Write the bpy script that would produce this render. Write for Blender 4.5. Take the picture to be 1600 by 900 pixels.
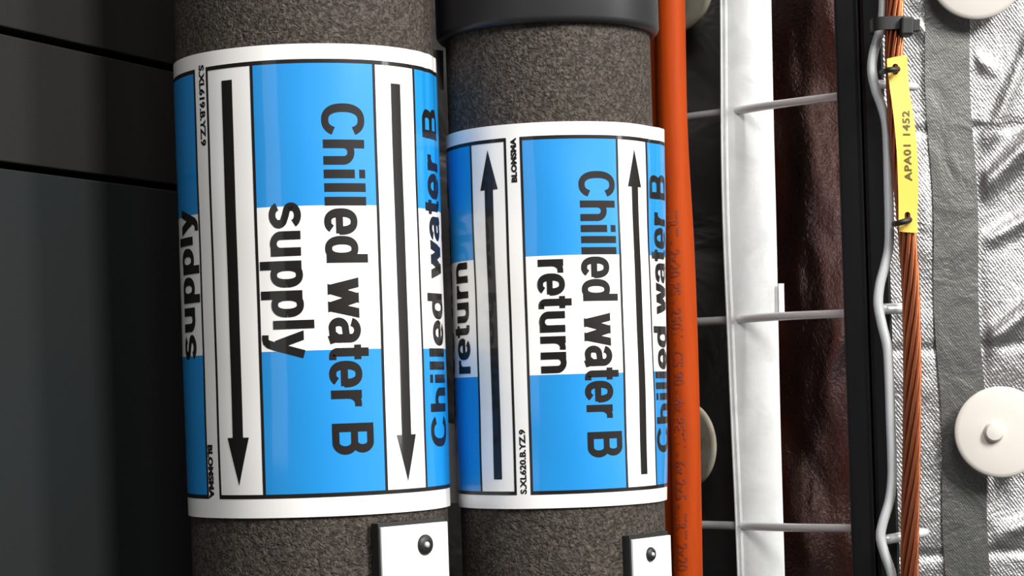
import bpy, math, random
from mathutils import Vector, Matrix, noise
from mathutils.geometry import tessellate_polygon
random.seed(4)
for o in list(bpy.data.objects): bpy.data.objects.remove(o)
S = bpy.context.scene; COL = S.collection
pi = math.pi; rad = math.radians

# ------------------------------------------------------------ camera
F = 3400.0; CX, CY = 800.0, 610.0; EYE = 1.2; ROLL = rad(1.86)
Rv = Vector((math.cos(ROLL), 0, -math.sin(ROLL)))
Uv = Vector((math.sin(ROLL), 0, math.cos(ROLL)))
cd = bpy.data.cameras.new('camera'); cam = bpy.data.objects.new('camera', cd); COL.objects.link(cam)
cd.sensor_width = 36; cd.lens = F/1600*36; cd.shift_y = (CY-450)/1600
cd.clip_start = .02
cam.matrix_world = Matrix(((Rv.x, Uv.x, 0, 0), (0, 0, -1, 0), (Rv.z, Uv.z, 0, EYE), (0, 0, 0, 1)))
S.camera = cam

# ------------------------------------------------------------ world, lamps, exposure
w = bpy.data.worlds.new('world'); S.world = w; w.use_nodes = True
w.node_tree.nodes['Background'].inputs[0].default_value = (.95, .97, 1, 1)
w.node_tree.nodes['Background'].inputs[1].default_value = .09
S.view_settings.view_transform = 'Standard'; S.view_settings.look = 'None'
S.view_settings.exposure = 0.0; S.view_settings.gamma = 1; S.view_settings.use_curve_mapping = False
def area(name, loc, target, sx, sy, power, col=(1, 1, 1)):
    l = bpy.data.lights.new(name, 'AREA'); l.shape = 'RECTANGLE'; l.size = sx; l.size_y = sy; l.energy = power; l.color = col
    o = bpy.data.objects.new(name, l); COL.objects.link(o); o.location = loc
    o.rotation_euler = (Vector(target)-Vector(loc)).to_track_quat('-Z', 'Y').to_euler()
    return o
area('ceiling_lamp', (1.15, -.22, 2.35), (.02, .92, 1.28), .40, .8, 62, (1, .985, .96))
area('aisle_lamp', (-1.15, -1.3, 2.0), (0, .9, 1.25), .6, 1.8, 6.5, (.95, .98, 1))
area('front_fill', (.22, -.5, 2.5), (0, .9, 1.25), .6, .6, 20, (1, .985, .96))  # added fill, lifts the pipe's shadow on the cabinet
area('side_lamp', (2.6, .35, 1.9), (0, .95, 1.25), .35, 1.6, 34, (1, .99, .97))

# ------------------------------------------------------------ helpers
def P(px, py, Y):
    d = Rv*((px-CX)/F) + Uv*(-(py-CY)/F) + Vector((0, 1, 0))
    return Vector((0, 0, EYE)) + d*Y
def tag(o, label=None, cat=None, group=None, kind=None):
    if label: o['label'] = label
    if cat: o['category'] = cat
    if group: o['group'] = group
    if kind: o['kind'] = kind
    return o
def empty(name, loc=(0, 0, 0)):
    o = bpy.data.objects.new(name, None); o.empty_display_size = .02; COL.objects.link(o); o.location = loc; return o
def mesh(name, V, Fc, mat, parent=None, smooth=True, normals=None):
    me = bpy.data.meshes.new(name); 
    off = parent_off(parent)
    me.from_pydata([tuple(Vector(v)-off) for v in V], [], Fc); me.update()
    me.polygons.foreach_set('use_smooth', [smooth]*len(me.polygons))
    me.materials.append(mat)
    if normals: me.normals_split_custom_set_from_vertices([tuple(n) for n in normals])
    o = bpy.data.objects.new(name, me); COL.objects.link(o)
    if parent: o.parent = parent
    return o
def parent_off(p):
    off = Vector((0, 0, 0))
    while p: off += Vector(p.location); p = p.parent
    return off
def bevel(o, wd, seg=2):
    m = o.modifiers.new('bevel', 'BEVEL'); m.width = wd; m.segments = seg; m.limit_method = 'ANGLE'; m.angle_limit = rad(40); return o
def box(name, o, ax, ay, az, mat, parent=None, bev=0):
    """box spanned by vectors from corner o"""
    o = Vector(o); ax, ay, az = Vector(ax), Vector(ay), Vector(az)
    if ax.cross(ay).dot(az) < 0: o = o+ax; ax = -ax
    V = [o, o+ax, o+ax+ay, o+ay]; V += [v+az for v in V]
    ob = mesh(name, V, [(3, 2, 1, 0), (4, 5, 6, 7), (0, 1, 5, 4), (1, 2, 6, 5), (2, 3, 7, 6), (3, 0, 4, 7)], mat, parent, smooth=False)
    if bev: bevel(ob, bev)
    return ob
def catmull(pts, n=8):
    pts = [Vector(p) for p in pts]; q = [pts[0]*2-pts[1]]+pts+[pts[-1]*2-pts[-2]]; out = []
    for i in range(1, len(q)-2):
        a, b, c, d = q[i-1:i+3]
        for k in range(n):
            t = k/n
            out.append(.5*((2*b)+(c-a)*t+(2*a-5*b+4*c-d)*t*t+(3*b-a-3*c+d)*t**3))
    out.append(pts[-1]); return out
def tube(name, pts, r, mat, parent=None, seg=16, radf=None):
    V = []; Fc = []; n = len(pts)
    for i, p in enumerate(pts):
        t = (pts[min(i+1, n-1)]-pts[max(i-1, 0)]).normalized()
        ref = Vector((0, 1, 0)) if abs(t.y) < .9 else Vector((1, 0, 0))
        a = t.cross(ref).normalized(); b = a.cross(t).normalized()
        rr = r if radf is None else r*radf(i/(n-1))
        for k in range(seg):
            V.append(p+(a*math.cos(2*pi*k/seg)+b*math.sin(2*pi*k/seg))*rr)
    for i in range(n-1):
        for k in range(seg):
            k2 = (k+1) % seg
            Fc.append((i*seg+k, i*seg+k2, (i+1)*seg+k2, (i+1)*seg+k)[::-1])
    Fc.append(tuple(range(seg))); Fc.append(tuple((n-1)*seg+k for k in reversed(range(seg))))
    return mesh(name, V, Fc, mat, parent)
def lathe(name, c, axis, prof, mat, parent=None, seg=48):
    axis = Vector(axis).normalized(); ref = Vector((0, 0, 1)) if abs(axis.z) < .9 else Vector((1, 0, 0))
    a = axis.cross(ref).normalized(); b = axis.cross(a).normalized(); V = []; Fc = []
    for r, h in prof:
        for k in range(seg):
            V.append(Vector(c)+axis*h+(a*math.cos(2*pi*k/seg)+b*math.sin(2*pi*k/seg))*r)
    for i in range(len(prof)-1):
        for k in range(seg):
            k2 = (k+1) % seg
            Fc.append((i*seg+k, i*seg+k2, (i+1)*seg+k2, (i+1)*seg+k))
    Fc.append(tuple(reversed(range(seg)))); Fc.append(tuple((len(prof)-1)*seg+k for k in range(seg)))
    o = mesh(name, V, Fc, mat, parent)
    m = o.modifiers.new('edges', 'EDGE_SPLIT'); m.split_angle = rad(50)
    return o

# ------------------------------------------------------------ materials
def mat(name, col, rough=.5, metal=0, coat=0, coat_r=.05, spec=.5, bump=None, var=None, sheen=0, ramp=None):
    """bump = list of (kind, scale, strength, distance, (sx,sy,sz))  var = (scale, colour2, contrast lo, hi, stretch)"""
    m = bpy.data.materials.new(name); m.use_nodes = True; nt = m.node_tree; N = nt.nodes; L = nt.links
    b = N['Principled BSDF']; b.inputs['Base Color'].default_value = (*col, 1); b.inputs['Roughness'].default_value = rough
    b.inputs['Metallic'].default_value = metal; b.inputs['Coat Weight'].default_value = coat; b.inputs['Coat Roughness'].default_value = coat_r
    b.inputs['Specular IOR Level'].default_value = spec
    tc = N.new('ShaderNodeTexCoord')
    if var:
        sc, c2, lo, hi, st = var
        mp = N.new('ShaderNodeMapping'); mp.inputs['Scale'].default_value = st; L.new(tc.outputs['Object'], mp.inputs[0])
        nz = N.new('ShaderNodeTexNoise'); nz.inputs['Scale'].default_value = sc; nz.inputs['Detail'].default_value = 5
        nz.inputs['Distortion'].default_value = .8; L.new(mp.outputs[0], nz.inputs[0])
        mr = N.new('ShaderNodeMapRange'); mr.inputs[1].default_value = lo; mr.inputs[2].default_value = hi; L.new(nz.outputs[0], mr.inputs[0])
        mx = N.new('ShaderNodeMix'); mx.data_type = 'RGBA'; mx.inputs[6].default_value = (*col, 1); mx.inputs[7].default_value = (*c2, 1)
        L.new(mr.outputs[0], mx.inputs[0]); L.new(mx.outputs[2], b.inputs['Base Color'])
    prev = None
    for kind, sc, stg, dist, st in (bump or []):
        mp = N.new('ShaderNodeMapping'); L.new(tc.outputs['Object'], mp.inputs[0])
        if kind == 'wave': mp.inputs['Rotation'].default_value = st
        else: mp.inputs['Scale'].default_value = st
        if kind == 'noise':
            t = N.new('ShaderNodeTexNoise'); t.inputs['Scale'].default_value = sc; t.inputs['Detail'].default_value = 3; t.inputs['Distortion'].default_value = 1.2
        elif kind == 'voronoi':
            t = N.new('ShaderNodeTexVoronoi'); t.inputs['Scale'].default_value = sc
        else:
            t = N.new('ShaderNodeTexWave'); t.inputs['Scale'].default_value = sc; t.inputs['Distortion'].default_value = 1.5
            t.inputs['Detail'].default_value = 2; t.inputs['Detail Scale'].default_value = 2
        L.new(mp.outputs[0], t.inputs[0])
        bp = N.new('ShaderNodeBump'); bp.inputs['Strength'].default_value = stg; bp.inputs['Distance'].default_value = dist
        L.new(t.outputs[0], bp.inputs['Height'])
        if prev: L.new(prev.outputs[0], bp.inputs['Normal'])
        prev = bp
    if prev: L.new(prev.outputs[0], b.inputs['Normal'])
    return m
one = (1, 1, 1)
M_foam = mat('dark_foam', (.026, .020, .016), .75, spec=.35, bump=[('noise', 470, 1, .0016, one)], var=(560, (.088, .070, .055), .42, .66, one))
M_white = mat('white_vinyl', (.83, .81, .785), .4, coat=.4, coat_r=.08)
M_blue = mat('blue_vinyl', (.006, .235, .60), .42, coat=.5, coat_r=.07)
M_ink = mat('black_ink', (.008, .006, .005), .45, spec=.25, coat=.3, coat_r=.08)
M_plate = mat('white_plate', (.80, .80, .79), .4)
M_black = mat('black_plastic', (.010, .010, .010), .5)
M_sleeve = mat('black_sleeve', (.022, .022, .023), .42)
M_panel = mat('charcoal_panel', (.0098, .0092, .0080), .62, spec=.3, bump=[('noise', 900, .25, .0004, one)])
M_panel2 = mat('slate_panel', (.0078, .0100, .0100), .65, spec=.3, bump=[('noise', 900, .25, .0004, one)])
M_void = mat('black_backing', (.006, .006, .006), .8, spec=.15)
M_orange = mat('orange_sheath', (.38, .047, .003), .55, spec=.12, bump=[('noise', 300, .12, .0006, (1, 1, .12))], var=(120, (.30, .034, .002), .4, .7, (1, 1, .1)))
M_galv = mat('galvanised_steel', (.62, .64, .63), .34, metal=.3, var=(90, (.6, .62, .62), .35, .7, one), bump=[('noise', 400, .15, .0005, one)])
M_strip = mat('galvanised_strip', (.80, .81, .80), .45, metal=.2, var=(55, (.68, .69, .68), .4, .68, one), bump=[('noise', 160, .12, .0008, one)])
M_foil = mat('silver_foil', (.41, .40, .395), .43, metal=1, bump=[('noise', 38, .35, .004, one), ('wave', 230, .2, .0006, (0, rad(35), 0)), ('noise', 420, .42, .0009, one)])
M_darkrefl = mat('foil_dark_reflection', (.14, .14, .132), .5, metal=1, bump=[('noise', 40, .3, .003, one), ('wave', 300, .1, .0003, (0, rad(35), 0)), ('noise', 500, .3, .0006, one)])  # silver foil darkened to paint in what it mirrors
M_brownrefl = mat('foil_brown_reflection', (.15, .085, .072), .24, metal=1, bump=[('noise', 22, .25, .004, (1, 1, .5)), ('noise', 420, .3, .0009, one)])  # silver foil tinted with the mirrored orange cable and dark gap
M_copper = mat('bare_copper', (.44, .14, .062), .32, metal=1)
M_epdm = mat('black_rubber', (.005, .005, .005), .5, spec=.25, bump=[('noise', 200, .1, .0004, (1, 1, .1))])
M_tagy = mat('yellow_plastic', (.86, .58, .10), .5, spec=.4)
M_tagink = mat('grey_print', (.10, .085, .02), .6)
M_orink = mat('brown_print', (.20, .025, .006), .6)
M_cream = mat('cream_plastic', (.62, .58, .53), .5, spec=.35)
M_shadefoil = mat('foil_painted_shade', (.010, .009, .0085), .5, spec=.4, bump=[('noise', 22, .5, .006, one)])  # wall foil with the shade behind the pipes painted near-black
M_shadecream = mat('shaded_cream_plastic', (.32, .29, .23), .6, spec=.3, var=(70, (.22, .19, .14), .4, .65, one))  # washer cream darkened, dim light painted into the colour
M_grey = mat('grey_film', (.45, .44, .42), .4)

# ------------------------------------------------------------ pipes
class Pipe:
    def __init__(s, px, Y, r, wob=0, ph=0):
        c = P(px, 600, Y); s.x, s.y, s.r = c.x, Y, r; s.wob = wob; s.ph = ph; s.flare = 0; s.zt = s.zb = 0
    def hit(s, px, py):
        o = Vector((0, 0, EYE)); d = P(px, py, 1)-o; R = s.r+.0004
        a = d.x*d.x+d.y*d.y; b = -2*(d.x*s.x+d.y*s.y); c = s.x**2+s.y**2-R*R
        D = max(b*b-4*a*c, 0); t = (-b-math.sqrt(D))/(2*a); q = o+d*t
        return math.atan2(q.x-s.x, -(q.y-s.y)), q.z
    def dr(s, th, z):
        if not s.wob: return 0
        v = s.wob*(math.sin(z*55+th*2.2+s.ph)*.5+math.sin(z*130+th*5+s.ph*2)*.22+math.sin(th*9+z*21)*.35)
        e = min(max((th-rad(50))/rad(12), 0), 1)
        v += e*.00016*(math.sin(th*31+z*9)+.6*math.sin(th*57-z*34+s.ph))*(.45+.55*math.sin(z*24+s.ph))
        if s.flare:
            a = min(max((th-rad(62))/rad(24), 0), 1); k = min(max((z-s.zb)/(s.zt-s.zb), 0), 1)
            v += s.flare*a*a*(3-2*a)*k
        return v
    def pt(s, th, z, off):
        R = s.r+.0004+off+s.dr(th, z)
        return Vector((s.x+R*math.sin(th), s.y-R*math.cos(th), z))
    def nrm(s, th, z):
        e = .01; f = .001
        a = s.pt(th+e, z, 0)-s.pt(th-e, z, 0); b = s.pt(th, z+f, 0)-s.pt(th, z-f, 0)
        return a.cross(b).normalized()
def wrapgrid(name, pipe, rows, off, mt, parent, dz=.0025, dt=rad(.8), skirt=False):
    """rows: list of rectangles (t0,t1,z0,z1) or quads with per-end t (t0a,t1a,za, t0b,t1b,zb)"""
    V = []; Fc = []; Nn = []
    for r in rows:
        if len(r) == 4: r = (r[0], r[1], r[2], r[0], r[1], r[3])
        a0, a1, za, b0, b1, zb = r
        nz = max(1, int(abs(zb-za)/dz)); ntt = max(1, int(max(a1-a0, b1-b0)/dt)); base = len(V)
        for j in range(nz+1):
            f = j/nz; z = za+(zb-za)*f; t0 = a0+(b0-a0)*f; t1 = a1+(b1-a1)*f
            for i in range(ntt+1):
                th = t0+(t1-t0)*i/ntt; V.append(pipe.pt(th, z, off)); Nn.append(pipe.nrm(th, z))
        for j in range(nz):
            for i in range(ntt):
                q = base+j*(ntt+1)+i; f4 = (q, q+1, q+ntt+2, q+ntt+1)
                Fc.append(f4 if zb > za else f4[::-1])
        if skirt:
            for j in (0, nz):
                b2 = len(V)
                for i in range(ntt+1):
                    th = a0+(a1-a0)*i/ntt; z = za if j == 0 else zb
                    V.append(pipe.pt(th, z, -.00045-max(pipe.dr(th, z), 0))); Nn.append(Vector((0, 0, -1 if j == 0 else 1)))
                for i in range(ntt):
                    q = base+j*(ntt+1)+i; p = b2+i
                    Fc.append((p, p+1, q+1, q) if j == 0 else (q, q+1, p+1, p))
    return mesh(name, V, Fc, mt, parent, normals=Nn)

# ------------------------------------------------------------ bold lettering (stroked glyphs, units of 1/1000 em)
def arc(cx, cy, rx, ry, a0, a1, n=20):
    if rx > 150 and ry > 200:      # squarer bowls
        pw = lambda v: math.copysign(abs(v)**.84, v)
        return [(cx+rx*pw(math.cos(rad(a0+(a1-a0)*i/n))), cy+ry*pw(math.sin(rad(a0+(a1-a0)*i/n)))) for i in range(n+1)]
    return [(cx+rx*math.cos(rad(a0+(a1-a0)*i/n)), cy+ry*math.sin(rad(a0+(a1-a0)*i/n))) for i in range(n+1)]
G = {
 'C': (722, [arc(372, 360, 252, 316, 30, 330, 34)]),
 'h': (611, [[(137, 0), (137, 720)], [(137, 300)]+arc(306, 345, 169, 132, 175, 0, 14)+[(475, 0)]]),
 'n': (611, [[(137, 0), (137, 532)], [(137, 300)]+arc(306, 345, 169, 132, 175, 0, 14)+[(475, 0)]]),
 'i': (278, [[(139, 0), (139, 532)], [(139, 612), (139, 720)]]),
 'l': (278, [[(139, 0), (139, 720)]]),
 'e': (556, [[(110, 238), (520, 238)], arc(278, 266, 184, 226, -6, 318, 34)]),
 'd': (611, [[(474, 0), (474, 720)], arc(272, 266, 172, 226, 0, 360, 32)]),
 'p': (611, [[(137, -207), (137, 532)], arc(339, 266, 172, 226, 0, 360, 32)]),
 'w': (778, [[(74, 532), (212, 40)], [(212, 40), (389, 500)], [(389, 500), (566, 40)], [(566, 40), (704, 532)]]),
 'a': (556, [arc(270, 372, 165, 118, 172, 0, 14)+[(436, 372), (436, 90), (468, 0)],
             [(436, 305), (330, 290)]+arc(215, 168, 118, 112, 100, 270, 14)+[(330, 62), (436, 150)]]),
 't': (333, [[(162, 680), (162, 140)]+arc(240, 132, 78, 82, 180, 270, 8)+[(318, 50)], [(12, 484), (312, 484)]]),
 'r': (389, [[(137, 0), (137, 532)], [(137, 280)]+arc(330, 290, 193, 178, 165, 92, 10)+[(385, 466)]]),
 'B': (722, [[(146, 0), (146, 720)], [(146, 662), (420, 662)]+arc(440, 520, 140, 142, 90, -90, 16)+[(146, 378)],
             [(146, 378), (440, 378)]+arc(450, 218, 160, 160, 90, -90, 16)+[(146, 58)]]),
 's': (556, [arc(282, 384, 176, 106, 18, 180, 14)+arc(200, 370, 94, 70, 200, 262, 5)+[(290, 276)]+arc(352, 160, 106, 92, 75, -40, 10)+arc(276, 158, 182, 112, -60, -168, 12)]),
 'u': (611, [[(475, 0), (475, 532)], [(137, 532)]+arc(306, 187, 169, 134, 180, 355, 14)+[(475, 240)]]),
 'y': (556, [[(84, 532), (278, 40)], [(478, 532), (300, 20)]+[(250, -95), (205, -140), (150, -152), (62, -150)]]),
}
def strokes_for(text, WX=176, WY=122):
    """list of strips; a strip is a list of (left,right) 2-D points; total width"""
    x0 = 0; out = []
    for ch in text:
        if ch == ' ': x0 += 278; continue
        adv, sts = G[ch]
        for st in sts:
            # resample
            pts = [Vector((p[0]+x0, p[1])) for p in st]; rs = [pts[0]]
            for a, b in zip(pts, pts[1:]):
                n = max(1, int((b-a).length/90)); rs += [a+(b-a)*(k+1)/n for k in range(n)]
            strip = []
            for i, p in enumerate(rs):
                t = rs[min(i+1, len(rs)-1)]-rs[max(i-1, 0)]
                if t.length < 1e-6: continue
                t.normalize(); n = Vector((-t.y, t.x)); o = Vector((n.x*WX/2, n.y*WY/2))
                strip.append((p+o, p-o))
            closed = ch in 'dp' and len(st) > 10
            if ch == 'w' or (ch == 'y' and len(st) == 2):   # flat-cut diagonals
                a, b = rs[0], rs[-1]; h = Vector((WX*.56, 0)); a = a.copy(); b = b.copy(); d = b-a
                ytop, ybot = 532, (0 if ch == 'w' else 20)
                def ext(q, yy): return q+d*((yy-q.y)/d.y)
                A = ext(a, ytop if a.y > 300 else ybot); B = ext(b, ytop if b.y > 300 else ybot)
                strip = [(A+(B-A)*k/6+h, A+(B-A)*k/6-h) for k in range(7)]
            out.append((strip, closed))
        x0 += adv
    return out, x0
def wrap_text(V, Fc, Nn, pipe, text, place, off):
    """place(u, v) -> (theta, z); u,v in glyph units"""
    sts, wd = strokes_for(text)
    for si, (strip, closed) in enumerate(sts):
        base = len(V)
        for l, r in strip:
            for q in (l, (l+r)/2, r):
                th, z = place(q.x, q.y, wd); V.append(pipe.pt(th, z, off+.00002*(si % 4))); Nn.append(pipe.nrm(th, z))
        n = len(strip)
        for i in range(n-1):
            for k in (0, 1):
                a = base+3*i+k; f = (a, a+1, a+4, a+3)
                nn = (V[f[1]]-V[f[0]]).cross(V[f[3]]-V[f[0]])
                Fc.append(f if nn.dot(Nn[a]) > 0 else f[::-1])
def font_mesh(text, bold=.02, spacing=1.0):
    c = bpy.data.curves.new('print', 'FONT'); c.body = text; c.size = 1; c.offset = bold; c.resolution_u = 3; c.space_character = spacing
    o = bpy.data.objects.new('print', c); COL.objects.link(o)
    dg = bpy.context.evaluated_depsgraph_get(); dg.update(); me = o.evaluated_get(dg).to_mesh()
    V = [Vector((v.co.x, v.co.y)) for v in me.vertices]; Fc = [tuple(p.vertices) for p in me.polygons]
    o.evaluated_get(dg).to_mesh_clear(); bpy.data.objects.remove(o); bpy.data.curves.remove(c)
    x0 = min(v.x for v in V); x1 = max(v.x for v in V)
    return [Vector((v.x-x0, v.y)) for v in V], Fc, x1-x0

def label_wrap(root, pipe, L, word, up, lab):
    """the printed vinyl label: columns (theta) taken at L['cols'], heights at L['z*']"""
    zt, zb, zbt, zbb, zw1, zw0 = L['zt'], L['zb'], L['zbt'], L['zbb'], L['zw1'], L['zw0']
    pipe.zt, pipe.zb = zt, zb
    lb = wrapgrid('pipe_label', pipe, [(rad(-178), rad(178), zb, zt)], 0, M_white, root, skirt=True)
    tag(lb, lab)
    c = L['cols']; W = c['f1']-c['f0']; t = L['line']
    fields = [(c['f0'], False), (c['r0'], True), (c['l1']-W, True)]
    blue = []; 
    for f0, fl in fields:
        a0 = max(f0, rad(-170)); a1 = min(f0+W, rad(170))
        for za, zb_ in ((zbb, zw0), (zw1, zbt)):
            if fl: za, zb_ = L['zc']*2-zb_, L['zc']*2-za
            za = max(za, zbb); zb_ = min(zb_, zbt)
            blue.append((a0, a1, za, zb_))
    blue = [b for b in blue]
    for b in blue: wrapgrid('blue_print', pipe, [b], .00005, M_blue, lb)
    bt = L['bt']; lines = []
    for x in c['lines']: lines.append((x-t/2, x+t/2, zbb-bt/2, zbt+bt/2))
    for a0, a1 in c['spans']:
        lines.append((a0, a1, zbb-bt/2, zbb+bt/2)); lines.append((a0, a1, zbt-bt/2, zbt+bt/2))
    wrapgrid('border_print', pipe, lines, .00010, M_ink, lb)
    for (th, hs, hh, z0, zh, z1) in L['arrows']:   # shaft end, head base, tip
        wrapgrid('arrow_print', pipe, [(th-hs, th+hs, z0, zh), (th-hh, th+hh, zh, th-.0005, th+.0005, z1)], .00010, M_ink, lb)
    # big words
    def big(f0, flip):
        V, Fc, Nn = [], [], []
        for txt, (za, ze, tb, tc) in (('Chilled water B', L['t1']), (word, L['t2'])):
            def place(u, v, wd):
                f = u/wd; z = za+(ze-za)*f; th = tb+(tc-tb)*v/720
                u_ = th-c['f0']
                if flip: return f0+W-u_, L['zc']*2-z
                return f0+u_, z
            wrap_text(V, Fc, Nn, pipe, txt, place, .00012)
        keep = [f for f in Fc]
        o = mesh('lettering', V, keep, M_ink, lb, normals=Nn); return o
    for f0, fl in fields: big(f0, fl)
    # small print
    for txt, tb, tc, za, ze, bold in L['small']:
        vs, fs, wd = font_mesh(txt, bold, 1.02)
        V, Nn = [], []
        for v in vs:
            th = tb+(tc-tb)*v.y/.72; z = za+(ze-za)*v.x/wd
            V.append(pipe.pt(th, z, .00012)); Nn.append(pipe.nrm(th, z))
        f2 = []
        for f in fs:
            nn = (V[f[1]]-V[f[0]]).cross(V[f[2]]-V[f[0]]); f2.append(f if nn.dot(Nn[f[0]]) > 0 else f[::-1])
        mesh('small_print', V, f2, M_ink, lb, normals=Nn)
    return lb

ZLO, ZHI = 1.2-.13, 1.2+.22
def foam(root, pipe):
    V = []; Fc = []; n = 160; m = 60
    for j in range(m+1):
        z = ZLO+(ZHI-ZLO)*j/m
        for k in range(n):
            th = 2*pi*k/n; R = pipe.r-.0007+.00025*noise.noise(Vector((math.sin(th)*2, math.cos(th)*2, z*18)))
            V.append((pipe.x+R*math.sin(th), pipe.y-R*math.cos(th), z))
    for j in range(m):
        for k in range(n): k2 = (k+1) % n; Fc.append((j*n+k, j*n+k2, (j+1)*n+k2, (j+1)*n+k))
    Fc.append(tuple(reversed(range(n)))); Fc.append(tuple(m*n+k for k in range(n)))
    return mesh('foam_insulation', V, Fc, M_foam, root)

# --- supply pipe
sup = Pipe(493.5, .908, .0541, wob=.00018, ph=1.0)
rs = tag(empty('insulated_pipe', (sup.x, sup.y, ZLO)), 'thicker foam-clad pipe on the left with blue supply label and downward arrows', 'pipe')
foam(rs, sup)
th = lambda p, x, y: p.hit(x, y)[0]
zz = lambda p, x, y: p.hit(x, y)[1]
tx = lambda x, y: th(sup, x, y)
L = dict(zt=zz(sup, 470, 68), zb=zz(sup, 450, 809), zbt=zz(sup, 480, 95), zbb=zz(sup, 430, 776), zw1=zz(sup, 430, 323), zw0=zz(sup, 440, 549))
L['zc'] = (L['zbt']+L['zbb'])/2; L['line'] = rad(1.3); L['bt'] = .0016
l1, l2, f0, f1, r0 = tx(313.7, 420), tx(333.2, 420), tx(402.3, 420), tx(593.4, 420), tx(655.5, 420)
L['cols'] = dict(f0=f0, f1=f1, r0=r0, l1=l1, lines=[l1, l2, f0, f1, r0, r0+f1-f0], spans=[(rad(-150), l1), (l2, rad(150))])
hsm = (tx(371.6, 420)-tx(355.4, 420))/2
L['arrows'] = [((tx(353, 250)+tx(371, 250))/2*0+tx(363.5, 420), hsm, hsm*2.05, zz(sup, 357, 125), zz(sup, 370, 684), zz(sup, 370, 759)),
               (tx(627, 420), hsm, hsm*2.05, zz(sup, 619, 131), zz(sup, 633, 679), zz(sup, 633, 752))]
L['t1'] = (zz(sup, 540, 159), zz(sup, 550, 712), tx(508.5, 350), tx(573, 350))
L['t2'] = (zz(sup, 450, 315), zz(sup, 455, 560), tx(424, 420), tx(488.5, 420))
sm0, sm1 = tx(319, 420), tx(328.5, 420)
L['small'] = [('S.XL619.B.YZ.9', tx(314.5-1.5, 160), tx(322-1.5, 160), zz(sup, 318, 101), zz(sup, 318, 228), .045),
              ('BLOMSMA', tx(326.5, 740), tx(333.5, 740), zz(sup, 328, 695), zz(sup, 328, 779), .06)]
label_wrap(rs, sup, L, 'supply', False, 'white and blue vinyl label reading Chilled water B supply')
# curled tails of the overlap behind the supply pipe
for y0, y1, xa, xb in ((76, 140, 668, 692.5), (660, 786, 690, 717)):
    a, b, c_, d_ = P(xa, y0, .935), P(xb, y0+3, .945), P(xb+1, y1, .945), P(xa+2, y1, .935)
    dv = Vector((.0, .0006, 0))
    mesh('label_flap', [a, b, c_, d_, a+dv, b+dv, c_+dv, d_+dv], [(3, 2, 1, 0), (4, 5, 6, 7), (0, 1, 5, 4), (1, 2, 6, 5), (2, 3, 7, 6), (3, 0, 4, 7)], M_grey, rs, smooth=False)

# --- return pipe
ret = Pipe(873, .930, .0443, wob=.00035, ph=2.3); ret.flare = .0036
rr = tag(empty('insulated_pipe', (ret.x, ret.y, ZLO)), 'thinner foam-clad pipe on the right with blue return label and upward arrows', 'pipe')
foam(rr, ret)
tx = lambda x, y: th(ret, x, y)
L = dict(zt=zz(ret, 865, 190), zb=zz(ret, 870, 794), zbt=zz(ret, 840, 215), zbb=zz(ret, 850, 770), zw1=zz(ret, 840, 400), zw0=zz(ret, 845, 586))
L['zc'] = (L['zbt']+L['zbb'])/2; L['line'] = rad(1.4); L['bt'] = .0015
l1, l2, f0, f1, r0 = tx(747.6, 597), tx(800.8, 597), tx(825.8, 597), tx(975.5, 600), tx(1021.0, 600)
L['cols'] = dict(f0=f0, f1=f1, r0=r0, l1=l1, lines=[l1, l2, f0, f1, r0, r0+f1-f0], spans=[(rad(-150), l2), (f0, rad(150))])
hsm = (tx(780.2, 597)-tx(767.4, 597))/2
L['arrows'] = [(tx(773.8, 597), hsm, hsm*2.1, zz(ret, 777, 749), zz(ret, 763, 297), zz(ret, 760, 235)),
               (tx(1002.3, 600), hsm, hsm*2.1, zz(ret, 1005, 741), zz(ret, 993, 292), zz(ret, 990, 233))]
L['t1'] = (zz(ret, 930, 265), zz(ret, 940, 716), tx(907, 300)-rad(.5), tx(961, 300)-rad(.5))
L['t2'] = (zz(ret, 860, 402), zz(ret, 865, 586), tx(843, 500), tx(897, 500))
L['small'] = [('BLOMSMA', tx(806.5, 250), tx(798.5, 250), zz(ret, 803, 285), zz(ret, 803, 215), .06),
              ('S.XL620.B.YZ.9', tx(821.5, 720), tx(812.5, 720), zz(ret, 816, 772), zz(ret, 816, 671), .04)]
label_wrap(rr, ret, L, 'return', True, 'white and blue vinyl label reading Chilled water B return')
# rigid sleeve at the top
zs = zz(ret, 860, 30)
Rs = .0476
sl = lathe('pipe_sleeve', (ret.x, ret.y, zs), (0, 0, 1), [(.0443, -.0014), (Rs-.0016, -.0012), (Rs-.0005, .0), (Rs, .0012), (Rs, .0500), (Rs, ZHI-zs), (.0442, ZHI-zs)], M_sleeve, rr, 128)
tag(sl, 'smooth black rigid sleeve over the foam')

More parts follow.
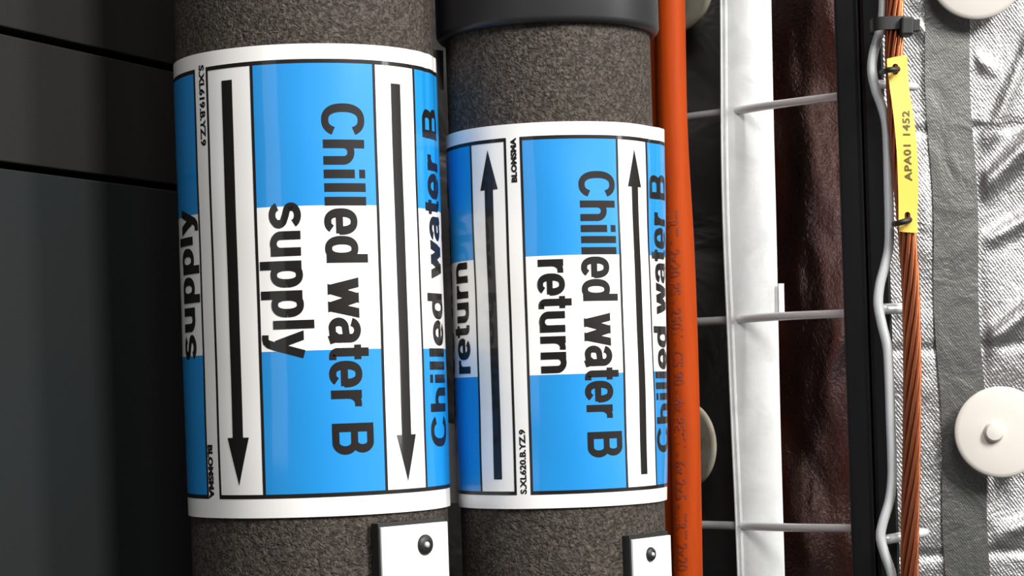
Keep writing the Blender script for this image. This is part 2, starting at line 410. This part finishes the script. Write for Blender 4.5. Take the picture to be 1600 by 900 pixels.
# ------------------------------------------------------------ riveted white plates on black holders
def sign(pipe, ang, R, hw, px, py_top, py_rivet, rr_, label, tk):
    th_ = rad(ang); n = Vector((math.sin(th_), -math.cos(th_), 0)); s = Vector((math.cos(th_), math.sin(th_), 0))
    c = Vector((pipe.x, pipe.y, 0))+n*R
    def hz(x, y, off):     # height where the view ray meets the plate plane
        o = Vector((0, 0, EYE)); d = P(x, y, 1)-o; q = c+n*off; t = (Vector((q.x, q.y, 0))-Vector((o.x, o.y, 0))).dot(n)/Vector((d.x, d.y, 0)).dot(n)
        return (o+d*t)
    zt_ = hz(px, py_top, 0).z; rv = hz(px, py_rivet, 0)
    zb_ = zt_-.052
    root = empty('sign_plate', (c.x, c.y, zb_)); tag(root, label, 'sign plate', 'white riveted plates on black holders')
    box('plate_holder', Vector((c.x, c.y, zb_-.001))-s*(hw+.0006)-n*(tk+.0012), s*(2*hw+.0006), n*(tk), Vector((0, 0, zt_-zb_+.0026)), M_black, root, .0003)
    box('face_plate', Vector((c.x, c.y, zb_))-s*hw-n*.0012, s*(2*hw), n*.0012, Vector((0, 0, zt_-zb_)), M_plate, root, .00025)
    rc = Vector((rv.x, rv.y, rv.z))
    rvt = lathe('rivet', rc, n, [(rr_, -.0005), (rr_, .0005), (rr_*.8, .0013), (rr_*.45, .0016), (rr_*.36, .0008)], M_black, root, 32)
    lathe('rivet_pin', rc, n, [(rr_*.32, 0), (rr_*.32, .0014), (rr_*.22, .0019), (.00005, .0021)], M_galv, rvt, 20)
sign(sup, 46, .0574, .0182, 664, 818, 851, .0041, 'larger white plate with black rivet at the foot of the supply pipe', .0042)
sign(ret, 51, .0462, .0135, 1016, 840, 866, .0030, 'smaller white plate with black rivet at the foot of the return pipe', .0040)

# ------------------------------------------------------------ dark cabinet at left
dv = Vector((1500, 3400, 0)).normalized()
A = P(0, 610, .85); A.z = 0
nv = Vector((dv.y, -dv.x, 0))           # faces the pipes / camera
if nv.y > 0: nv = -nv
def cab_z(x, y):
    o = Vector((0, 0, EYE)); d = P(x, y, 1)-o
    t = (A-Vector((o.x, o.y, 0))).dot(nv)/Vector((d.x, d.y, 0)).dot(nv)
    return (o+d*t).z
zA = cab_z(0, 46); zB = cab_z(0, 257); g = .0014
cab = tag(empty('cabinet', tuple(A+dv*.05-nv*.03+Vector((0, 0, 1.03)))), 'dark charcoal cabinet side with two horizontal joints at left', 'cabinet')
c0 = A-dv*.14; ln = dv*.36
for za, zb_, mt, nm in ((zA+g*1.1, 1.48, M_panel, 0), (zB+g, zA-g*1.1, M_panel, 1), (1.04, zB-g, M_panel2, 2)):
    o = box('side_panel', c0+Vector((0, 0, za))-nv*.02, ln, nv*.02, Vector((0, 0, zb_-za)), mt, cab, .0006)
    if nm == 2: tag(o, 'slate grey lower panel')
box('carcass', c0+Vector((0, 0, 1.04))-nv*.06, ln, nv*.038, Vector((0, 0, .44)), M_void, cab)

# ------------------------------------------------------------ walls behind
def grid_wall(name, fn, nx, nz, mt, parent=None, kind='structure', label=None):
    V = [fn(i/nx, j/nz) for j in range(nz+1) for i in range(nx+1)]; n = len(V)
    Fc = [(j*(nx+1)+i, j*(nx+1)+i+1, (j+1)*(nx+1)+i+1, (j+1)*(nx+1)+i) for j in range(nz) for i in range(nx)]
    bk = [V[0], V[nx], V[nz*(nx+1)+nx], V[nz*(nx+1)]]
    dv_ = Vector((0, .02, 0)); b = len(V); V += [v+dv_ for v in bk]; Fc.append((b+3, b+2, b+1, b))
    o = mesh(name, V, Fc, mt, parent)
    if kind: o['kind'] = kind
    if label: o['label'] = label
    return o
ss = lambda a, b, x: (lambda t: t*t*(3-2*t))(min(max((x-a)/(b-a), 0), 1))
YF = 1.045
def nz3(x, y, z): return noise.noise(Vector((x, y, z)))
X1, X2 = P(1350, 610, YF).x, P(1680, 610, YF).x
FOLDS = [(1545, 320, 1680, 190, 16, .005), (1550, 400, 1690, 330, 12, .003), (1545, 560, 1660, 470, 14, .004), (1450, 60, 1560, 130, 10, .003), (1560, 240, 1640, 60, 12, .003), (1560, 860, 1690, 800, 12, .003)]
def foil_fn(u, v):
    x = X1+(X2-X1)*u; z = 1.04+(.44)*v
    pxx = 800+(x/YF)*F
    fl = ss(1452, 1472, pxx)*(1-ss(1536, 1552, pxx))
    y = YF+(1-fl)*(.0024*nz3(x*20, 0, z*16)+.0006*nz3(x*70, 3, z*46))
    for (ax, ay, bx, by, wd_, am) in FOLDS:
        px_, py_ = pxx, 610-(z-1.2)/YF*F
        dx, dy = bx-ax, by-ay; ll = math.hypot(dx, dy); tt = ((px_-ax)*dx+(py_-ay)*dy)/ll; pp = ((px_-ax)*dy-(py_-ay)*dx)/ll
        y -= am*math.exp(-(pp/wd_)**2)*ss(-30, 30, tt)*(1-ss(ll-30, ll+30, tt))*(1-fl)
    # wrinkles fanning out to the right
    k = ss(.02, .05, x-(P(1530, 610, YF).x))
    y += k*.004*nz3((x+z*.9)*38, 5, (z-x*.6)*12)
    # pressed-in horizontal joints
    for zj, dp in ((P(1450, 545, YF).z, .0016), (P(1450, 868, YF).z, .0022), (P(1450, 205, YF).z, .0016)):
        y += .55*dp*math.exp(-((z-zj-.02*(x-.2))/.0022)**2)
    return Vector((x, y, z))
wr = grid_wall('wall_right', foil_fn, 150, 240, M_foil, label='silver foil-faced insulation wall behind the copper cable')
# flat foil band, its dark reflection painted as a darker colour
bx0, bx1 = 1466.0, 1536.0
def darkrefl_fn(u, v):
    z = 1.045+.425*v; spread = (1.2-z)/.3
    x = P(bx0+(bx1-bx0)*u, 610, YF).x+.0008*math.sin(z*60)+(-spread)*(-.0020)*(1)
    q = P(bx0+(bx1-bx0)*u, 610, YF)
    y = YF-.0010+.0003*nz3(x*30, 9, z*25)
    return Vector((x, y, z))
o = grid_wall('foil_dark_reflection', darkrefl_fn, 20, 200, M_darkrefl, wr, kind=None, label='smoother foil band with painted dark reflection')
# foil between strip and rubber rail, orange and dark reflections painted brown
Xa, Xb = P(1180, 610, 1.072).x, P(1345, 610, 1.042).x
def brownrefl_fn(u, v):
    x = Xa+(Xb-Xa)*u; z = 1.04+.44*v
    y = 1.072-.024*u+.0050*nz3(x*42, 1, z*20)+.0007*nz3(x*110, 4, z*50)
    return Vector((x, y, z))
grid_wall('reflection_strip_1', brownrefl_fn, 70, 240, M_brownrefl, label='foil strip with painted brown reflection between the galvanised bar and rubber rail')
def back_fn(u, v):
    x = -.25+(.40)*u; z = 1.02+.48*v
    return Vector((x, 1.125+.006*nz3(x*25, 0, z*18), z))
grid_wall('wall_back', back_fn, 60, 60, M_shadefoil, label='foil wall behind the pipes with its shade painted black')

# ------------------------------------------------------------ insulation pins
def pin(px, py, Y, R, n, label, nub=(0, 0), nr=.0040, mt=None):
    mt = mt or M_cream
    n = Vector(n).normalized(); c = P(px, py, Y)
    root = tag(empty('insulation_pin', tuple(c)), label, 'insulation pin', 'cream disc washers pinning the insulation')
    d = lathe('washer', c, n, [(R, -.0012), (R, 0), (R*.985, .0005), (R*.9, .0009), (R*.5, .0014), (.0001, .0016)], mt, root, 64)
    if nr:
        cc = c+Vector((nub[0], 0, nub[1]))
        lathe('pin_head', cc, n, [(nr*1.25, .001), (nr*1.1, .0026), (nr, .0038), (nr*.94, .0043), (nr*.6, .0045), (.0001, .0046)], M_cream, root, 32)
pin(1564, 675, 1.032, .0217, (-.10, -1, .03), 'whole round cream washer with centre nub, at lower right', (-.0035, 0))
pin(1527, -46, 1.032, .0230, (-.05, -1, -.12), 'round cream washer cut off by the top edge of the photo', (0, 0))
pin(1072, 695, 1.105, .0217, (-.80, -.6, 0), 'cream washer with painted shade, low behind the orange cable', (0, 0), 0, M_shadecream)
pin(1066, -22, 1.105, .0225, (-.80, -.6, 0), 'cream washer with painted shade, high behind the orange cable', (0, 0), 0, M_shadecream)

# ------------------------------------------------------------ orange cables
def pth(lst, Y, n=8): return catmull([P(x, y, Y if not callable(Y) else Y(x, y)) for x, y in lst], n)
pts = pth([(1044, -60), (1047, 0), (1051, 200), (1062, 400), (1069, 600), (1073, 800), (1075.5, 960)], .985, 10)
oc = tag(tube('orange_cable', pts, .0068, M_orange, None, 28), 'front orange cable with printed lettering, right of the return pipe', 'cable', 'orange cables')
pts2 = pth([(1018, -60), (1021, 0), (1028, 200), (1036, 400), (1044, 600), (1053, 800), (1057, 960)], 1.000, 8)
tag(tube('orange_cable', pts2, .0066, M_orange, None, 24), 'rear orange cable half hidden between return pipe and front orange cable', 'cable', 'orange cables')
# faint print along the front orange cable (reads downward)
vs, fs, wd = font_mesh('TRT - 2x20 PS - 250V - CS 90 - 4x PETV - 6x 2x5 - TRT 2x20', .012, 1.0)
y0, y1 = 330, 890
cen = lambda py: (1047+(py)*.0200 if py < 200 else (1051+(py-200)*.055 if py < 400 else (1062+(py-400)*.035 if py < 600 else 1069+(py-600)*.02)))
V = []
for v in vs:
    py = y0+(y1-y0)*v.x/wd; a = rad(-48)+rad(46)*v.y/.72
    c = P(cen(py), py, .985); V.append(c+Vector((math.sin(a), -math.cos(a), 0))*.00695)
f2 = []
for f in fs:
    nn = (V[f[1]]-V[f[0]]).cross(V[f[2]]-V[f[0]]); f2.append(f if nn.y < 0 else f[::-1])
mesh('cable_print', V, f2, M_orink, oc)

# ------------------------------------------------------------ galvanised strip
lx = [(-60, 1124), (0, 1125), (250, 1126), (400, 1130), (500, 1135), (650, 1141), (800, 1148), (960, 1154)]
rx = [(-60, 1204), (0, 1205), (200, 1209), (350, 1213), (500, 1216), (650, 1219), (750, 1222), (960, 1228)]
def interp(t, y):
    pts = [Vector((a, b)) for a, b in t]
    for a, b in zip(t, t[1:]):
        if a[0] <= y <= b[0]: return a[1]+(b[1]-a[1])*(y-a[0])/(b[0]-a[0])
    return t[-1][1]
V = []; Fc = []; m = 60
sec = [(0, 1.029, 0), (0, 1.0256, 0), (3.2, 1.0256, 0), (3.6, 1.0285, 0), (6.6, 1.0285, 0), (7.2, 1.0268, 0), (10.5, 1.0285, 0), ('r', 1.0325, 0), ('r', 1.0345, 0)]
for j in range(m+1):
    y = -60+1020*j/m; a = interp(lx, y); b = interp(rx, y)
    # smooth the polyline a little
    a = sum(interp(lx, min(max(y+k, -60), 960)) for k in (-60, -30, 0, 30, 60))/5; b = sum(interp(rx, min(max(y+k, -60), 960)) for k in (-60, -30, 0, 30, 60))/5
    for dx, Y, _ in sec:
        x = b if dx == 'r' else a+dx
        V.append(P(x, y, Y+.0006*math.sin(y*.013)))
k = len(sec)
for j in range(m):
    for i in range(k):
        i2 = (i+1) % k; Fc.append((j*k+i, j*k+i2, (j+1)*k+i2, (j+1)*k+i)[::-1])
Fc.append(tuple(range(k))); Fc.append(tuple(reversed([m*k+i for i in range(k)])))
strip = tag(empty('galvanised_strip', tuple(P(1190, 900, 1.03))), 'broad bright galvanised steel strip with a folded left edge', 'metal strip')
so = mesh('strip_face', V, Fc, M_strip, strip, smooth=False); bevel(so, .0003, 1)
box('strip_tab', P(1217, 490, 1.030), P(1226, 490, 1.030)-P(1217, 490, 1.030), Vector((0, .0012, 0)), P(1216, 443, 1.030)-P(1217, 490, 1.030), M_strip, strip, .0002)

# ------------------------------------------------------------ wire basket tray
tray = tag(empty('wire_tray', tuple(P(1380, 900, .95))), 'galvanised wire basket tray with cross wires and a wavy edge wire', 'cable tray')
Ya = lambda x: 1.048+(x-1085)*(.991-1.048)/(1303-1085)
for p in ([(1040, 188), (1085, 181.5), (1150, 173), (1208, 164), (1303, 151.5), (1338, 147)],
          [(1050, 505), (1085, 503), (1140, 500), (1216, 494.5), (1330, 489.5), (1350, 489)],
          [(1050, 820), (1095, 820), (1140, 821), (1222, 824), (1332, 825.5), (1350, 826)]):
    tube('cross_wire', catmull([P(x, y, Ya(x)) for x, y in p], 5), .00195, M_galv, tray, 16)
wv = [(1382, -60), (1380.5, 0), (1379, 28), (1373.6, 53), (1365, 83), (1362.5, 111), (1368, 139), (1378, 167), (1384.5, 194), (1387, 236), (1388, 275), (1389.5, 345), (1389, 385), (1383, 414), (1375.5, 442), (1372.3, 466),
      (1373.5, 485), (1379, 511), (1386.5, 543), (1389.5, 589), (1391.5, 650), (1393.5, 705), (1394, 747), (1389.5, 783), (1379.5, 817), (1376, 839), (1382, 864), (1393, 897), (1399, 940)]
tube('edge_wire', catmull([P(x, y, .945) for x, y in wv], 6), .00212, M_galv, tray, 20)
for a, b, r in (((1366, 131), (1434, 136), .0019), ((1378, 483), (1421, 481.5), .0024), ((1380, 844), (1449, 831.5), .0022)):
    pa, pb = P(*a, .9482), P(*b, .9562)
    t = tube('wire_end', [pa+(pb-pa)*k/8 for k in range(9)], r, M_galv, tray, 16, radf=lambda f: 1 if f < .98 else .75)

# ------------------------------------------------------------ black rubber rail
V = []; Fc = []
zc0, zc1 = 1.04, 1.48
def RP(px, Y): q = P(px, 610, Y); return (q.x, q.y)
sec = [RP(1322.5, .978), RP(1322.5, .969), RP(1325, .9675), RP(1352, .964), RP(1359, .9625), RP(1361, .9665), RP(1363, .9625), RP(1368, .961), RP(1394, .9570), RP(1397, .9585), RP(1397, .970)]
for z in (zc0, zc1):
    for x, y in sec: V.append(Vector((x, y, z)))
n = len(sec); Fc = [(i, (i+1) % n, n+(i+1) % n, n+i)[::-1] for i in range(n)]+[tuple(range(n)), tuple(reversed(range(n, 2*n)))]
o = mesh('rubber_rail', V, Fc, M_epdm, None, smooth=False); bevel(o, .0005, 2)
tag(o, 'black rubber rail with a centre groove left of the copper cable', 'rail')

# ------------------------------------------------------------ stranded copper cable
cc = catmull([P(x, y, .9395) for x, y in [(1396.5, -60), (1397.5, 0), (1397, 60), (1398, 110), (1401, 180), (1406, 240), (1412, 310), (1417.5, 365), (1423, 450), (1425.5, 560), (1425, 650), (1424, 730), (1422, 820), (1421, 900), (1420, 960)]], 9)
cop = tag(empty('copper_cable', tuple(cc[-1])), 'bare stranded copper earth cable with twisted strands', 'cable')
ln_ = [0]
for a, b in zip(cc, cc[1:]): ln_.append(ln_[-1]+(b-a).length)
NS = 9; rho = .00104; RR = .00300
for s_ in range(NS):
    pts = []
    for p, l in zip(cc, ln_):
        a = 2*pi*s_/NS-2*pi*l/.13          # path runs downward, so the lay turns the other way
        pts.append(p+Vector((math.cos(a), math.sin(a), 0))*RR)
    tube('strand', pts, rho, M_copper, cop, 8)
tube('core', cc, .0022, M_copper, cop, 10)

# ------------------------------------------------------------ cable tie
def loop_band(name, c, rx_, ry_, h, tk, mt, parent=None, tilt=0, seg=40):
    V = []; Fc = []
    for k in range(seg):
        a = 2*pi*k/seg; e = .6
        ux = math.copysign(abs(math.cos(a))**e, math.cos(a)); uy = math.copysign(abs(math.sin(a))**e, math.sin(a))
        for rr2, dz in ((0, -h/2), (tk, -h/2), (tk, h/2), (0, h/2)):
            V.append(c+Vector(((rx_+rr2)*ux, (ry_+rr2)*uy, dz+tilt*ux)))
    for k in range(seg):
        k2 = (k+1) % seg
        for i in range(4): i2 = (i+1) % 4; Fc.append((k*4+i, k*4+i2, k2*4+i2, k2*4+i)[::-1])
    o = mesh(name, V, Fc, mt, parent); m = o.modifiers.new('e', 'EDGE_SPLIT'); m.split_angle = rad(50); return o
tc_ = P(1388, 40, .9415)
tie = tag(empty('cable_tie', tuple(tc_)), 'wide black cable tie binding copper cable to the edge wire', 'cable tie')
loop_band('tie_band', tc_, .0066, .0068, .0056, .0011, M_black, tie)
h0 = P(1408, 54, .930)
box('tie_head', h0, P(1428, 54, .930)-h0, Vector((0, .009, 0)), P(1409, 25, .930)-h0, M_black, tie, .0009)
h0 = P(1427, 49, .933)
box('tie_tail', h0, P(1438, 48, .933)-h0, Vector((0, .004, 0)), P(1427, 30, .933)-h0, M_black, tie, .0004)

# ------------------------------------------------------------ yellow tag
YT = .9335
outer = [(1386, 94), (1389, 91), (1414, 86), (1417, 88), (1419, 112), (1421, 142), (1427, 178), (1431.5, 215), (1434, 250), (1435, 300), (1433.5, 335), (1434, 361), (1432, 363.5), (1408, 362), (1404.5, 357), (1404, 330), (1403.3, 290), (1401, 235), (1396, 180), (1390, 135), (1387, 110)]
def slot(x, y, w_, h_, n=10):
    r = w_/2; return [(x+r*math.cos(a), y-(h_/2-r)*1+(-r*math.sin(a))) for a in [pi*k/n for k in range(n+1)]]+[(x-r*math.cos(a), y+(h_/2-r)+(r*math.sin(a))) for a in [pi*k/n for k in range(n+1)]]
def smooth_loop(pts, n=3):
    out = []; N_ = len(pts)
    for i in range(N_):
        a, b, c_, d = [Vector(pts[(i+k-1) % N_]) for k in range(4)]
        for k in range(n):
            t = k/n; out.append(.5*((2*b)+(c_-a)*t+(2*a-5*b+4*c_-d)*t*t+(3*b-a-3*c_+d)*t**3))
    return out
loops = [smooth_loop(outer), slot(1399, 108, 9.5, 17), slot(1418, 340, 9, 18)]
def tagP(x, y, dy=0): return P(x, y, YT+.0012*math.cos((y-90)/270*pi*2)+dy)
l3 = [[Vector((x, -y, 0)) for x, y in lp] for lp in loops]
tris = tessellate_polygon(l3); flat = [q for lp in loops for q in lp]
V = [tagP(x, y) for x, y in flat]; nf = len(flat); V += [tagP(x, y, .0009) for x, y in flat]; Fc = []
for t in tris:
    a, b, c_ = [V[i] for i in t]; nn = (b-a).cross(c_-a); t = tuple(t) if nn.y < 0 else tuple(reversed(t))
    Fc.append(t); Fc.append(tuple(i+nf for i in reversed(t)))
b0 = 0
for lp in loops:
    n = len(lp)
    for i in range(n): Fc.append((b0+i, b0+(i+1) % n, nf+b0+(i+1) % n, nf+b0+i))
    b0 += n
tg = tag(empty('cable_tag', tuple(P(1420, 363, YT))), 'yellow plastic tag reading APA01 1452 on the copper cable', 'tag')
mesh('tag_plate', V, Fc, M_tagy, tg, smooth=False)
vs, fs, wd = font_mesh('APA01 1452', .03, 1.1)
V = []
for v in vs:
    f = v.x/wd; y = 283-(283-173)*f; xb = 1426-(1426-1421.5)*f-1; V.append(tagP(xb-11*(1-v.y/.72), y+.0*v.y, -.00012) if False else tagP(xb-11+11*(1-v.y/.72), y, -.00015))
f2 = []
for f in fs:
    nn = (V[f[1]]-V[f[0]]).cross(V[f[2]]-V[f[0]]); f2.append(f if nn.y < 0 else f[::-1])
mesh('tag_print', V, f2, M_tagink, tg, smooth=False)
for i, (a, b, c_) in enumerate((((1378, 113), (1388, 109.5), (1401, 108.5)), ((1397, 350), (1406, 348), (1419.5, 344)))):
    t = tag(tube('small_tie', catmull([P(*a, .940), P(*b, .9305), P(*c_, .9312), P(c_[0]+1.5, c_[1]-1, .9365)], 6), .00125, M_black, None, 12),
        ('thin black tie through the upper hole of the yellow tag', 'thin black tie through the lower hole of the yellow tag')[i], 'cable tie', 'thin ties holding the yellow tag')
